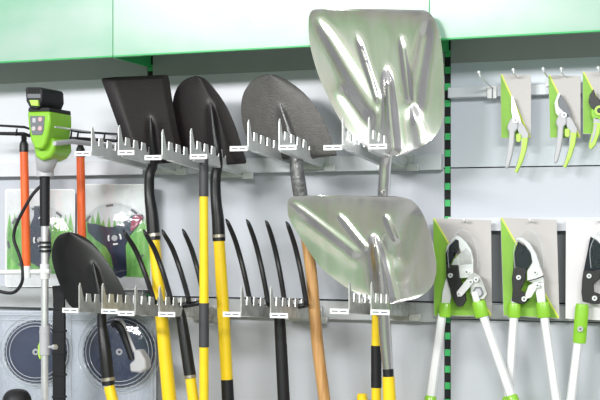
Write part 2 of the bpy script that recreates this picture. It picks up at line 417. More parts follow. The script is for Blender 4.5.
# --- slim yellow pole
t3 = thing('hoe', 'slim straight yellow pole tool with two dark grips, left of the black pointed shovel handle', 'garden tool', W(204, 160, .215))
mb = MB(); mb.ptube([(203.8, 158, .215, 9.4), (203.8, 196.5, .215, 9.6)], M['greygrip'], sm=1); mb.build('socket', t3)
mb = MB(); mb.ptube([(203.8, 196.3, .215, 9.0), (204, 303.5, .215, 9.6)], M['yellow'], sm=1); mb.ptube([(204, 303, .215, 9.4), (203.8, 560, .215, 9.8)], M['yellow'], sm=1); mb.build('handle', t3)
mb = MB(); mb.ptube([(204, 303, .215, 10.2), (204, 347, .215, 10.4)], M['greygrip'], sm=1); mb.build('grip', t3)
mb = MB(); mb.ptube([(203.8, 159, .215, 2), (202, 154.5, .215, 2), (195.5, 151, .235, 1.8)], M['black'], seg=8); mb.build('hook', t3)
# --- grey hammered pointed shovel on a wooden handle
t4 = thing('pointed_shovel', 'grey hammered pointed shovel on a bare wooden handle', 'shovel', W(297, 170, .13), 'garden shovels hung blade up')
def f4(u, t, px, py):
    return ridge(px, py, (279, 103), (297, 160), 2.5, 7, .011) + .04*(1-t) - .014*u*u
shovel(t4, [(267, 74), (277, 75.5), (290, 82), (306, 95), (318, 111), (327, 128), (334, 148), (336, 156), (322, 157), (305, 160), (280, 159), (262, 155), (250, 143), (243.5, 128), (241, 108), (244, 92), (254, 79)], M['grey_blade'], .112, f4)
mb = MB(); mb.ptube([(280, 104, .152, 1.6), (288, 128, .15, 4), (293, 145, .148, 9), (296, 156, .142, 13), (297.5, 175, .14, 14.5), (300.5, 196, .13, 14.5), (304, 225, .12, 13.5)], M['hammer']); o = mb.build('socket', t4); o['label'] = 'speckled silver socket'
mb = MB(); mb.ptube(extend([(304, 223, .12, 11.5), (311, 270, .12, 11.5), (317, 340, .12, 12), (324.5, 400, .12, 12)], 690), M['wood']); mb.build('handle', t4)

# --- bright aluminium scoops
def scoop_fn(cx, rib, lean, fold, dish=.10):
    def f(u, t, px, py):
        v = lean*(1-t) + dish*max(0, t-.55)**2
        v += .004*u*u
        for (a, b, w0, w1, amp) in rib: v += ridge(px, py, a, b, w0, w1, amp)
        for (a, b, w0, w1, amp) in fold: v += ridge(px, py, a, b, w0, w1, amp)
        return v
    return f
k8 = lambda u, v: (290+.425*u, .425*v)
t5 = thing('snow_shovel', 'large bright aluminium shovel, upper one, overlapping the mint fascia', 'shovel', W(385, 165, .14), 'wide aluminium shovels')
ribs5 = [(k8(157, 80), k8(205, 232), 1.8, 3.0, .0048), (k8(262, 83), k8(281, 232), 2.0, 3.0, .0048), (k8(228, 158), k8(240, 350), 3, 8, .013)]
fold5 = [(k8(62, 40), k8(190, 250), 4, 9, .0055), (k8(325, 45), k8(290, 250), 5, 9, -.006), (k8(110, 200), k8(205, 330), 5, 9, -.005), (k8(205, 250), k8(195, 350), 2.5, 5, .004), (k8(285, 240), k8(310, 335), 2.5, 6, .005)]
shovel(t5, [k8(*p) for p in ((44, 42), (50, 26), (66, 21), (120, 21), (180, 21), (240, 22), (300, 22), (325, 28), (342, 50), (353, 85), (360, 140), (362, 200), (362, 262), (350, 308), (320, 338), (265, 364), (238, 368), (205, 358), (165, 336), (125, 292), (95, 240), (68, 180), (50, 120), (44, 75))], M["alu"], .168, scoop_fn(385, ribs5, .045, fold5, .05), ny=70, nx=70)
mb = MB(); mb.ptube([(388, 70, .195, 2), (391, 100, .185, 6), (391, 130, .17, 10), (388, 150, .155, 12), (385.5, 165, .145, 12.5), (384, 190, .14, 12.5), (379, 250, .12, 11.5), (376.5, 312, .11, 10)], M['alu']); mb.build('socket', t5)
mb = MB(); mb.ptube([(377, 300, .11, 9.5), (376.2, 347, .11, 9.5)], M['yellow'], sm=1); mb.ptube([(376.3, 386, .11, 9.8), (377, 610, .11, 10)], M['yellow'], sm=1); mb.build('handle', t5)
mb = MB(); mb.ptube([(376.2, 345.5, .11, 10.5), (376.3, 387.5, .11, 10.8)], M['rubber'], sm=1); mb.build('grip', t5)
k6 = lambda u, v: (280+.35*u, 170+.35*v)
t6 = thing('snow_shovel', 'wide aluminium shovel, lower one, with green reflections beside the lopper', 'shovel', W(383, 310, .16), 'wide aluminium shovels')
ribs6 = [(k6(165, 122), k6(245, 222), 2, 2.6, .0038), (k6(300, 125), k6(330, 195), 2, 2.6, .0038), (k6(265, 182), k6(300, 370), 3, 9, .014)]
fold6 = [(k6(30, 88), k6(215, 235), 2, 4, .0028), (k6(40, 130), k6(215, 250), 6, 10, -.002), (k6(385, 95), k6(330, 240), 8, 12, -.004)]
shovel(t6, [k6(*p) for p in ((21, 98), (27, 80), (45, 74), (120, 72), (200, 73), (280, 74), (340, 76), (378, 88), (405, 120), (424, 165), (438, 220), (446, 275), (441, 318), (420, 348), (385, 368), (345, 378), (300, 385), (255, 368), (205, 345), (165, 318), (120, 282), (85, 235), (50, 180), (25, 135))], M['alu'], .150, scoop_fn(383, ribs6, .03, fold6, .02), ny=70, nx=70)
mb = MB(); mb.ptube([(375, 238, .20, 2), (380, 262, .195, 7), (383, 290, .18, 11), (384, 312, .17, 12.3), (385.5, 340, .165, 12.3), (388, 369, .165, 10.5)], M['alu']); mb.build('socket', t6)
mb = MB(); mb.ptube([(388, 369, .165, 11), (388.4, 377, .165, 11.2)], M['black'], sm=1); mb.build('collar', t6)
mb = MB(); mb.ptube([(388.4, 376.5, .165, 12.5), (389.5, 400, .165, 13.2), (395, 700, .165, 13.2)], M['yellow'], sm=1); mb.build('handle', t6)
# --- low black pointed shovel
t7 = thing('pointed_shovel', 'black pointed shovel hanging low at left in front of the blister packs', 'shovel', W(101, 309, .16), 'garden shovels hung blade up')
def f7(u, t, px, py):
    return ridge(px, py, (92, 262), (102, 309), 2.5, 7, .012) + .035*(1-t) - .012*u*u
shovel(t7, [(69, 231.8), (80, 235), (92, 243), (104, 258), (115, 274), (124, 291), (130.5, 308.5), (118, 309), (100, 312), (80, 311), (68.5, 304), (61, 288), (55, 272), (51.5, 256), (54, 242), (60, 234.5)], mat('matt_black_steel', (.010, .010, .010), .42, 0, .2, 30), .150, f7)
mb = MB(); mb.ptube([(93, 262, .18, 2), (98, 285, .18, 5), (101.5, 305, .175, 9), (102, 325, .175, 9.5), (105, 350, .18, 12.5), (108.5, 385, .18, 13)], M['black']); mb.build('socket', t7)
mb = MB(); mb.ptube([(108, 377.5, .18, 13.8), (108.4, 380.8, .18, 13.8)], M['ferrule']); mb.build('ferrule', t7)
mb = MB(); mb.ptube(extend([(109, 386, .18, 11), (112.5, 400, .18, 11.5)], 690), M['yellow']); mb.build('handle', t7)

# ------------------------------------------------------------------ forks
def fork(name_label, tips, ends, d, sock, yel, barY):
    root = thing('garden_fork', name_label, 'fork', W(ends[1][0]+8, barY, d), 'black four-tine forks')
    for (tx, ty), (ex, ey) in zip(tips, ends):
        P = [(tx-1.2, ty-2, d+.02, 1.2), (tx+1.5, ty+3, d+.02, 4.2)]
        for s_ in (.25, .5, .75, 1):
            bow = math.sin(s_*math.pi)*2.0
            P.append((tx+(ex-tx)*(s_**.78)+bow*.4, ty+(ey-ty)*s_, d+.02-.03*math.sin(s_*math.pi), 5.0+.2*s_))
        P.append((ex+.3, barY-1, d, 5.0))
        mb = MB(); mb.ptube(P, M['black'], seg=10, sm=4); mb.build('tine', root)
    mb = MB(); x0 = ends[0][0]; x1 = ends[3][0]
    mb.ptube([(x0-1, barY-1.5, d, 5.2), ((x0+x1)/2, barY+2.5, d, 6), (x1+1.5, barY-1, d, 5.2)], M['black'], seg=10); mb.build('crossbar', root)
    mb = MB(); mb.ptube([((x0+x1)/2, barY+1, d, 6)]+sock, M['black']); mb.build('socket', root)
    return root
fk1 = fork('black four-tine fork at left with yellow handle starting below a metal ring',
     [(124.5, 232), (144.5, 231.5), (163, 231.5), (183.5, 231)], [(153, 298), (170.5, 298), (188, 297), (204, 298)], .178,
     [(181, 316, .178, 10.5), (185.5, 345, .178, 12), (190.5, 378, .178, 12.5)], None, 303)
mb = MB(); mb.ptube([(189.9, 375, .178, 13.2), (190.3, 378, .178, 13.2)], M['ferrule']); mb.build('ferrule', fk1)
mb = MB(); mb.ptube(extend([(190.5, 378, .178, 10.8), (193.5, 400, .178, 11.5)], 690), M['yellow']); mb.build('handle', fk1)
fk2 = fork('black four-tine fork in the middle with a long all-black shaft',
     [(227, 221), (247.5, 221.5), (266.5, 222.5), (287, 223.5)], [(250, 301), (268, 302), (284.5, 301), (306, 301)], .135,
     [(279.5, 317, .135, 11), (281, 345, .135, 11.8)], None, 306)
mb = MB(); mb.ptube(extend([(281, 344, .135, 12), (283.8, 400, .135, 12.4)], 690), M['rubber']); mb.build('handle', fk2)
# yellow cap of a handle low down
mb = MB(); mb.ptube([(362, 393.5, .05, 8), (362, 395, .05, 10.5), (362.3, 400, .05, 11), (364, 600, .05, 11)], M['yellow'], sm=1)
tag(mb.build('yellow_pole'), 'short rounded yellow handle end low beside the aluminium shovel handles', 'pole')
mb = MB(); mb.ptube([(17, 389, .30, 5), (17, 390, .30, 15), (17, 393, .30, 23), (17, 400, .30, 29), (17, 420, .30, 33), (17, 460, .30, 30)], M['rubber'], seg=22)
tag(mb.build('rubber_knob'), 'dark rounded knob peeking up at the bottom left corner', 'knob')

# ------------------------------------------------------------------ battery trimmer
tr = thing('battery_trimmer', 'lime green and grey battery trimmer head on a silver shaft', 'trimmer', W(43, 176, .20))
DF = .27
mb = MB(); mb.plate([(25, 89), (26.5, 87), (40, 87.2), (42, 89), (42.5, 100), (40, 106), (37, 109.5), (29.5, 108), (26, 101)], DF+.01, .085, M['rubber']); bat = mb.build('battery', tr, bevel=.003)
mb = MB()
for i in range(4): mb.plate([(28+i*3, 88.5), (29.6+i*3, 88.5), (29.6+i*3, 92.5), (28+i*3, 92.5)], DF+.0115, .002, M['gap'])
mb.plate([(27.5, 94), (40.5, 94), (40.5, 98), (27.5, 98)], DF+.0112, .002, M['mgrey']); mb.build('vent', bat)
mb = MB(); mb.plate([(29, 100), (37.5, 100), (38, 106), (31, 105.5)], DF+.016, .008, M['lime2']); mb.build('latch', bat, bevel=.001)
mb = MB(); mb.plate([(28.5, 107.5), (49, 107.5), (49.5, 111.5), (28, 111.5)], DF+.004, .085, M['rubber']); mb.build('battery_seat', tr, bevel=.001)
mb = MB(); mb.plate([(27, 111.5), (49.5, 111), (49.8, 122), (48, 134), (45.5, 143), (42, 149), (34.5, 149), (30.5, 140), (28.2, 126)], DF+.004, .088, M['lime'])
mb.build('housing', tr, bevel=.004)
mb = MB(); mb.plate([(31.5, 138), (46, 136), (53.5, 138), (55, 150), (50, 157), (42, 161), (35, 157)], DF-.012, .070, M['lime']); mb.build('neck', tr, bevel=.005)
mb = MB(); mb.plate([(29.5, 116), (44.5, 116), (43.5, 130), (41.5, 135), (32, 135), (30.5, 128)], DF+.0055, .004, M['mgrey']); cp = mb.build('control_panel', tr, bevel=.0008)
for i, (x, y, m_) in enumerate(((40, 119.3, 'pink'), (33.5, 128.5, 'cardgrey'), (39.8, 128.3, 'pink'))):
    mb = MB(); mb.disc(W(x, y, DF+.0066), 2.3/SC(x, y, DF), .002, M[m_]); mb.build('button', cp)
mb = MB(); mb.plate([(32.4, 118), (35.6, 118), (35.6, 122.5), (32.4, 122.5)], DF+.0060, .001, M['lgrey']); mb.build('display', cp)
mb = MB(); mb.ptube([(46, 150, .225, 22), (46.5, 157, .225, 23), (46, 163, .22, 20), (45.2, 168, .21, 17.5), (45.2, 177, .21, 17)], M['lgrey'], seg=22); mb.build('collar', tr)
mb = MB(); mb.ptube([(44.8, 175, .21, 10.4), (44.8, 226, .21, 9.8)], M['rubber'], sm=1); mb.build('foam_grip', tr)
mb = MB(); mb.ptube([(44.8, 225, .21, 7.4), (44.8, 700, .21, 7.6)], M['chrome'], sm=1); mb.build('shaft', tr)
mb = MB()
for y in (242.5, 246.8, 251): mb.ptube([(45, y-1.1, .21, 12), (45, y+1.1, .21, 12)], M['rubber'], sm=1)
mb.build('clamp_ring', tr)
mb = MB(); mb.ptube([(44.8, 326, .21, 10.5), (44.8, 355, .21, 10.5)], M['lgrey'], sm=1); mb.ptube([(44.8, 331, .21, 11.3), (44.8, 333, .21, 11.3)], M['lgrey'], sm=1); cl = mb.build('clamp', tr)
mb = MB(); mb.ptube([(49, 347, .215, 3), (53, 347, .22, 3), (53.2, 347, .22, 5), (56, 347, .223, 5)], M['chrome'], sm=1); mb.build('screw', cl)
mb = MB(); mb.plate([(39.5, 341), (41, 341), (41.5, 352), (39.6, 360), (37.8, 356), (37.4, 346)], .215, .01, M['lime2']); mb.build('lever', cl, bevel=.002)
mb = MB(); mb.ptube([(-60, 273, .215, 5), (50, 271.5, .215, 5)], M['white'], sm=1); mb.ptube([(44.8, 264, .21, 9.6), (44.8, 279, .21, 9.6)], M['white'], sm=1)
mb.ptube([(27, 266, .22, 7), (27.5, 278, .22, 7)], M['white'], sm=1); mb.build('handlebar', tr)
mb = MB(); mb.ptube([(41, 186, .205, 3.4), (33, 194, .215, 3.4), (24, 209, .22, 3.4), (15.5, 227, .22, 3.4), (14, 240, .22, 3.4), (19, 254, .225, 3.4), (22.5, 268, .225, 3.4), (22, 282, .225, 3.4), (16, 291, .225, 3.4), (8, 293, .225, 3.4), (-6, 290, .225, 3.4)], M['rubber'], seg=10); mb.build('cable', tr)
mb = MB(); P = [(52, 286), (65, 285), (64, 300), (64.5, 340), (64, 400), (63.5, 520), (52, 520), (52.5, 400), (52, 340), (53, 300)]
mb.plate(P, .135, .006, M['rubber'])
for y in (308, 330, 352, 374, 396): mb.plate([(51.6, y), (64.8, y), (64.8, y+2.2), (51.6, y+2.2)], .137, .010, M['rubber'])
tag(mb.build('strap', bevel=.001), 'black webbing strap hanging beside the silver trimmer shaft', 'strap')

# orange handled rakes and dark heads
def rake(label, x, y0, y1, x1, xa, xb, d):
    root = thing('rake', label, 'rake', W(x, y0, d), 'orange-handled rakes')
    mb = MB(); mb.ptube([(x, y0, d, 8.2), ((x+x1)/2, (y0+y1)/2, d, 8.6), (x1, y1, d, 8.4)], M['orange']); mb.build('handle', root)
    mb = MB(); mb.ptube([(x-.2, y0-10, d, 6), (x, y0-7, d, 8.8), (x, y0+1, d, 9.2)], M['black'], sm=1); mb.build('socket', root)
    mb = MB(); mb.ptube([(xa, y0-18, d+.02, 3.2), (x, y0-17, d+.01, 4), (xb, y0-15, d, 3.2)], M['black'], sm=1, seg=10)
    mb.ptube([(xa, y0-27, d+.03, 2), (x, y0-24, d+.02, 2.6), (xb, y0-22, d+.01, 2)], M['black'], sm=1, seg=8)
    for i in (1, 2, 6, 8):
        X = xa+(xb-xa)*i/8
        mb.ptube([(X, y0-17.5+2.5*i/8, d+.015, 2.2), (X+1, y0-25+4*i/8, d+.03, 1.6)], M['black'], sm=1, seg=6)
    mb.tube([W(x, y0-9, d), W(x, y0-17, d+.01)], .006, M['black'])
    mb.build('rake_head', root)
rake('orange-handled rake at the far left edge behind the trimmer cable', 24, 151, 266, 26.5, -26, 30, .10)
rake('orange-handled rake between the trimmer and the square shovel', 80.5, 156, 285, 82.5, 64, 117, .10)
# plain wire pegs near the trimmer
for (a, b, wd, lb) in (((54.5, 143.3, .29), (72, 141.5, .2), 5.2, 'thick pale peg sticking out beside the green trimmer head'),
                       ((55, 127, .32), (70, 129, .2), 1.8, 'thin chrome peg tip beside the green trimmer housing')):
    mb = MB(); mb.ptube([(a[0], a[1], a[2], wd*.8), (a[0]+1, a[1], a[2]-.004, wd), (b[0], b[1], b[2], wd)], M['lgrey'] if wd > 3 else M['chrome'], sm=1)
    q = W(a[0], a[1], a[2]); 
    mb.tube([W(b[0], b[1], b[2]), Vector((W(b[0], b[1], b[2]).x, -.0005, W(b[0], b[1], b[2]).z))], wd/2/SC(*b), M['lgrey'] if wd > 3 else M['chrome'])
    tag(mb.build('wall_peg'), lb, 'peg')
# small hand tool with black grip and silver ends
ht = thing('hand_tool', 'small hand tool with black grip and silver grey ends in front of a round pack', 'hand tool', W(125, 345, .12))
mb = MB(); mb.ptube([(112, 325, .13, 6), (116, 324, .13, 8), (121, 329, .13, 8), (126, 342, .13, 7), (132, 360, .13, 6)], M['rubber'], flat=.7); mb.build('grip', ht)
mb = MB(); mb.ptube([(115, 321, .122, 4), (121, 322, .122, 6), (126, 334, .122, 6), (134, 352, .122, 6)], M['lgrey'], flat=.6); mb.build('spine', ht)
mb = MB(); mb.plate([(133, 350), (139, 350), (145, 360), (146, 369), (140, 373), (130, 372), (129, 364), (134, 360)], .14, .028, M['lgrey']); mb.build('end_cap', ht, bevel=.004)

# ------------------------------------------------------------------ blister packs
def rrect(x0, y0, x1, y1, r=3, n=4):
    P = []
    for (cx, cy, a0) in ((x1-r, y0+r, -90), (x1-r, y1-r, 0), (x0+r, y1-r, 90), (x0+r, y0+r, 180)):
        for i in range(n+1):
            a = math.radians(a0+90*i/n); P.append((cx+r*math.cos(a), cy+r*math.sin(a)))
    return P
def circ(cx, cy, r, n=40, tooth=0, a0=0, a1=360):
    return [(cx+(r+(tooth if i % 2 else 0))*math.cos(math.radians(a0+(a1-a0)*i/n)), cy+(r+(tooth if i % 2 else 0))*math.sin(math.radians(a0+(a1-a0)*i/n))) for i in range(n)]
def dome(mb, cx, cy, r, d, h, m, n=40):
    rings = [(1.0, 0), (.985, .55), (.95, .85), (.88, 1.0)]; i = mb.mi(m); prev = None
    for (k_, hh) in rings:
        ring = [mb.bm.verts.new(W(x, y, d+h*hh)) for x, y in circ(cx, cy, r*k_, n)]
        if prev:
            for j in range(n): mb.face([prev[j], prev[(j+1) % n], ring[(j+1) % n], ring[j]], i)
        prev = ring
    mb.face(prev, i)
def pack(label, x0, y0, x1, y1, d, kind, c=None):
    root = thing('blister_pack', label, 'blister pack', W((x0+x1)/2, y1, d), 'blister packs of trimmer parts on the left panels')
    mb = MB(); back = M['packwhite'] if kind < 3 else M['packclear']
    mb.plate(rrect(x0, y0, x1, y1), d, .0015, back)
    if kind < 3:
        # printed meadow: jagged grass line
        P = [(x0+2, y1-3)]; n = 26; yg = y0+(y1-y0)*.34
        for i in range(n+1):
            X = x0+2+(x1-x0-4)*i/n; P.append((X, yg+(-7 if i % 2 else 7)+random.uniform(-3, 4)+(5 if abs(i-n/2) < 5 else 0)))
        P.append((x1-2, y1-3)); mb.plate(P, d+.0004, .0004, M['grass'])
        mb.plate([(x0+2, y1-16), (x1-2, y1-12), (x1-2, y1-3), (x0+2, y1-3)], d+.0006, .0002, M['packwhite'])
    mb.build('card', root)
    if kind == 1:
        mb = MB(); mb.plate([(34, 206), (39, 206), (39.5, 214), (45, 222), (50, 232), (51, 250), (48, 262), (40, 268), (30, 262), (28, 245), (30, 226), (34, 216)], d+.003, .002, M['navy']); mb.build('cutter_blade', root)
        cx, cy, r = 40, 240, 33
    if kind == 2:
        cx, cy = 114.5, 238; r = 34
        mb = MB(); mb.plate([(87, 223), (96, 224), (106, 227), (113, 227), (122, 223), (133, 215), (142, 214.5), (143.5, 218), (137, 227), (129, 236), (125, 246), (126, 262), (126.5, 275), (120, 278), (114, 274), (111, 256), (106, 247), (96, 240), (88, 232)], d+.003, .002, M['navy'])
        mb.plate([(134, 215.6), (141, 215), (143, 217.5), (136.5, 227), (130.5, 232), (131, 222)], d+.0036, .0005, M['red']); mb.build('cutter_blade', root)
    if kind < 3:
        mb = MB()
        for a in range(-150, 200, 45):
            mb.plate(circ(cx, cy, r, 5, 0, a, a+16)+circ(cx, cy, r-2.2, 5, 0, a, a+16)[::-1], d+.001, .0005, M['mgrey'])
        for (a, b) in ((150, 215), (-40, 20), (60, 110)):
            mb.plate(circ(cx, cy, 7, 8, 0, a, b)+circ(cx, cy, 5.4, 8, 0, a, b)[::-1], d+.0042, .0005, M['paper'])
        mb.plate(circ(cx, cy, 3, 14), d+.0042, .0005, M['lgrey'])
        mb.build('print', root)
        mb = MB(); dome(mb, cx, cy, r+1.5, d+.001, .018, M['clear']); mb.plate(rrect(x0+1, y0+1, x1-1, y1-1), d+.004, .0004, M['clear']); mb.build('clear_shell', root)
    else:
        cx, cy, r = c
        mb = MB(); mb.plate(circ(cx, cy, r, 72, .9), d+.012, .008, M['navy'])
        mb.plate(circ(cx, cy, 3.4, 20), d+.0135, .002, M['lgrey']); mb.plate(circ(cx, cy, 1.4, 12), d+.0145, .002, M['navy'])
        mb.build('line_spool', root, bevel=.001)
        mb = MB(); dome(mb, cx, cy, r+2, d+.001, .022, M['clear'])
        for s_ in (1.12, 1.0, .9, .8): 
            ring = circ(cx, cy, (r+2)*s_, 48); pts = [W(x, y, d+.0225 if s_ < 1.05 else d+.003) for x, y in ring]; mb.tube(pts+[pts[0]], .0009, M['clearrim'], seg=6, cap=False)
        mb.plate(rrect(x0+1, y0+1, x1-1, y1-1), d+.003, .0004, M['clear'])
        for yy in (y0+4, y0+9): mb.tube([W(x0+3, yy, d+.004), W(x1-3, yy, d+.004)], .0010, M['clearrim'], seg=6)
        for xx in (x0+4, x1-4): mb.tube([W(xx, y0+3, d+.004), W(xx, y1-3, d+.004)], .0010, M['clearrim'], seg=6)
        mb.build('clear_shell', root)
    return root
pack('clear pack with a printed meadow and navy cutter behind the trimmer shaft', 5, 189, 75, 287, .03, 1)
pack('clear pack with a printed meadow and a three-armed navy cutter blade', 77, 184, 152, 290, .036, 2)
pack('round dark spool pack at the bottom left corner behind the silver shaft', -4, 311, 61, 420, .03, 3, (35.5, 352, 30.5))
pack('round dark spool pack behind the low black shovel socket', 66, 311, 156, 424, .03, 4, (119, 352, 35))

# ------------------------------------------------------------------ hooks on the right
def hook(tip, root_px, label, dt=.11, bracket=False, w_=1.7):
    rt = thing('display_hook', label, 'hook', W(root_px[0], root_px[1], .022), 'single wire hooks on the right rails')
    P = [W(root_px[0], root_px[1], .021), W(root_px[0]+(tip[0]-root_px[0])*.55, root_px[1]+(tip[1]-root_px[1])*.42, .021+(dt-.021)*.7), W(root_px[0]+(tip[0]-root_px[0])*.9, root_px[1]+(tip[1]-root_px[1])*.75, dt), W(tip[0], tip[1], dt)]
    mb = MB(); mb.tube(P, .0017, M['chrome'], seg=8); mb.build('wire', rt)
    mb = MB(); mb.disc(W(tip[0], tip[1], dt+.004), .0026, .006, M['white'], 12); mb.build('tip', rt)
    mb = MB(); x, y = (root_px[0]-1, root_px[1]+3) if bracket else (root_px[0], root_px[1]+2)
    if bracket:
        mb.plate(rrect(487, 86, 496.3, 98.3, 1), .030, .008, M['white']); mb.plate([(491.7, 87), (492.9, 87), (492.9, 98), (491.7, 98)], .031, .0012, M['mgrey'])
    else: mb.plate(rrect(x-3.5, y-2, x+3.5, y+6, 1), .027, .005, M['white'])
    mb.build('bracket', rt, bevel=.0006)
    return rt
hook((478.6, 72), (493, 88.5), 'empty wire hook with a white bracket, left of the first secateurs', .10, True)
hook((513, 69.5), (518, 80), 'wire hook holding the narrow-bladed secateurs card', .075)
hook((543, 68.5), (549, 78.5), 'bare wire hook just left of the second secateurs card', .085)
hook((561, 68.5), (566, 79), 'wire hook holding the second secateurs card', .075)
hook((598, 67.5), (603, 77), 'wire hook at the right edge holding the black-bladed secateurs card', .075)
hook((464, 219.5), (465.5, 223), 'wire hook at the top of the first lopper card', .06)
hook((530, 219.5), (531.5, 223), 'wire hook at the top of the second lopper card', .06)
hook((598.5, 219.5), (600, 223), 'wire hook at the top of the white lopper card', .06)

# ------------------------------------------------------------------ cards and cutting tools
def card(root, P, d, white=False):
    """P: four corners tl,tr,br,bl; green lower-left triangle and yellow diagonal"""
    mb = MB()
    c = [Vector((x, y)) for x, y in P]
    mb.plate([tuple(p) for p in c], d, .0014, M['cardwhite'] if white else M['cardgrey'])
    if not white:
        mb.plate([tuple(c[0]+Vector((.3, 1))), tuple(c[2]+Vector((-1.5, -.8))), tuple(c[3]+Vector((.3, -.5)))], d+.0004, .0003, M['cardgreen'])
        mb.plate([tuple(c[0]+Vector((.2, .2))), tuple(c[0]+Vector((1.8, .4))), tuple(c[2]+Vector((-.2, -1.5))), tuple(c[2]+Vector((-1.6, -.8)))], d+.0007, .0003, M['cardyellow'])
    hx = (c[0]+c[1])/2
    return mb.build('card', root)
def screw(mb, x, y, d, r=2.0, m='chrome'):
    mb.disc(W(x, y, d), r/SC(x, y, d), .004, M[m], 18); mb.disc(W(x, y, d+.0006), r*.45/SC(x, y, d), .001, M['mgrey'], 6)
def one_screw(L, x, y, d, r_):
    b = MB(); screw(b, x, y, d, r_); return b.build('screw', L)
def secateurs(label, cardP, ox, oy, kind, dc=.045):
    rt = thing('secateurs', label, 'secateurs', W(515+ox, 138+oy, dc+.01), 'secateurs hung on printed cards')
    o = lambda P: [(x+ox, y+oy) for x, y in P]
    card(rt, cardP, dc)
    d = dc+.012
    mb = MB()
    if kind == 1:
        mb.plate(o([(511.3, 95.5), (513, 97), (519.2, 116), (522.5, 127), (517, 127), (513.2, 121), (511.3, 110)]), d+.003, .003, M['chrome'])
        mb.plate(o([(513, 101), (514, 102), (516.5, 113), (515, 115)]), d+.0034, .0004, M['ferrule'])
    else:
        mb.plate(o([(509.5, 97.5), (512, 98.5), (508.9, 106), (510, 112), (514, 116), (518.5, 122), (513, 125), (507.2, 118), (505.8, 108)]), d+.004, .004, M['white'])
        mb.plate(o([(511.5, 98.5), (514.5, 103), (519.5, 112), (523, 122), (520.5, 128), (514, 120), (510.5, 112), (509.8, 105)]), d+.001, .002, M['mgrey'])
    mb.build('blade', rt)
    mb = MB(); mb.plate(o([(511, 118), (507.8, 124), (507, 128), (508.8, 132), (508.4, 140), (507, 152), (505, 163), (505, 167.5), (506.6, 168.8), (508.8, 166), (512, 155), (514, 142), (514.6, 132), (518, 128), (517.5, 123), (514.5, 117.5)]), d+.006, .008, M['lgrey']); mb.build('handle', rt, bevel=.0025)
    mb = MB(); mb.plate(o([(516, 123), (521, 121.5), (524.5, 126.5), (528.5, 134), (527.8, 138.3), (521.2, 138.3), (518.2, 132)]), d+.003, .006, M['lgrey']); mb.build('arm', rt, bevel=.001)
    mb = MB(); mb.plate(o([(521.2, 137.8), (527.8, 137.8), (526.2, 149), (522.5, 161), (516.6, 173.2), (514, 170.8), (518, 160), (520.6, 150)]), d+.006, .010, M['lime2']); 
    mb.plate(o([(521, 139), (522.3, 139), (521.3, 150), (518.5, 160), (515.5, 170), (514.2, 170.5), (517.6, 160), (520, 150)]), d+.0068, .002, M['lgrey']); h = mb.build('handle', rt, bevel=.002); h['label'] = 'lime green handle'
    mb = MB(); mb.plate(o(rrect(516, 133.5, 520.8, 142, 2)), d+.008, .006, M['lime2']); mb.build('catch', rt, bevel=.001)
    mb = MB(); screw(mb, 515.3+ox, 120+oy, d+.009, 2.6); mb.build('pivot', rt)
secateurs('secateurs with a narrow pointed silver blade, left card on the upper right rail', [(500.5, 74), (531, 75), (531, 138.5), (501, 138.3)], 0, 0, 1)
secateurs('secateurs with a white hooked jaw and grey blade, middle card', [(548.5, 75), (580.5, 76), (580.5, 138), (550, 138)], 48.7, -5, 2)
# third: lime body with black blade, cut by the frame
s3 = thing('secateurs', 'lime green secateurs with a black curved blade at the right edge', 'secateurs', W(597, 130, .055), 'secateurs hung on printed cards')
card(s3, [(582.6, 71.5), (616, 72.5), (616, 135), (583, 134)], .045)
mb = MB(); mb.plate([(593.3, 89), (589.5, 95), (588.6, 102), (590.5, 107), (595, 111), (602, 112), (603, 106), (600, 100), (596, 96)], .062, .003, M['black']); mb.build('blade', s3, bevel=.0008)
mb = MB(); mb.plate(circ(600, 113, 9.5, 28)[0:]+[], .060, .008, M['lime']); mb.build('body', s3, bevel=.002)
mb = MB(); mb.plate(circ(599.5, 110.5, 5, 22), .066, .008, M['lime2']); mb.plate(circ(599.5, 110.5, 2.6, 18), .067, .002, M['black']); mb.build('pivot', s3)
mb = MB(); mb.plate([(593.5, 117), (600, 117), (600.5, 124), (593.5, 124)], .060, .006, M['lgrey']); mb.build('arm', s3)
mb = MB(); mb.plate([(593.5, 123), (600.5, 123), (599.5, 133), (595, 145), (591, 149.5), (588.5, 147.5), (589.5, 141), (592.3, 132)], .064, .011, M['lime2']); mb.plate([(594, 124), (597, 124), (595.5, 134), (592, 143), (590.3, 143), (592.7, 133)], .0652, .002, M['lgrey']); mb.build('handle', s3, bevel=.002)
mb = MB(); mb.plate([(602, 120), (608, 122), (612, 133), (613, 148), (608, 158), (603, 153), (606, 146), (605, 132)], .064, .011, M['lime']); mb.build('handle', s3, bevel=.002)

def hexbar(mb, P, m, flat=.75): mb.tube([W(*p[:3]) for p in P], [p[3]/2/SC(*p[:3]) for p in P], m, seg=8, flat=flat)
def lopper(label, cardP, white=False):
    rt = thing('lopper', label, 'lopper', W((cardP[0][0]+cardP[1][0])/2, 300, .06), 'long-handled loppers on cards')
    card(rt, cardP, .042, white); return rt
D = .062
L1 = lopper('lopper with a ratchet plate and black jaw on the card beside the slotted upright', [(433, 218), (491, 220.5), (492, 316.5), (434, 316)])
mb = MB(); mb.plate([(455.8, 238.5), (459, 240), (458.6, 250), (452, 260), (450, 266), (446, 266), (445.8, 253), (449, 245)], D, .003, M['navyblade']); b1 = mb.build('blade', L1); b1['label'] = 'dark cutting blade'
mb = MB(); mb.plate([(445.6, 253), (447, 246), (452.5, 238.5), (456, 235.2), (459.5, 236.5), (466, 242), (471, 250), (473.3, 260), (473.3, 272), (473.5, 277), (459.5, 278.5), (458.3, 266.5), (451.5, 266), (453.5, 259.5), (461, 252.5), (459, 247), (458.6, 240.4), (455.5, 239.2), (449, 245.8)], D+.004, .004, M['chrome'])
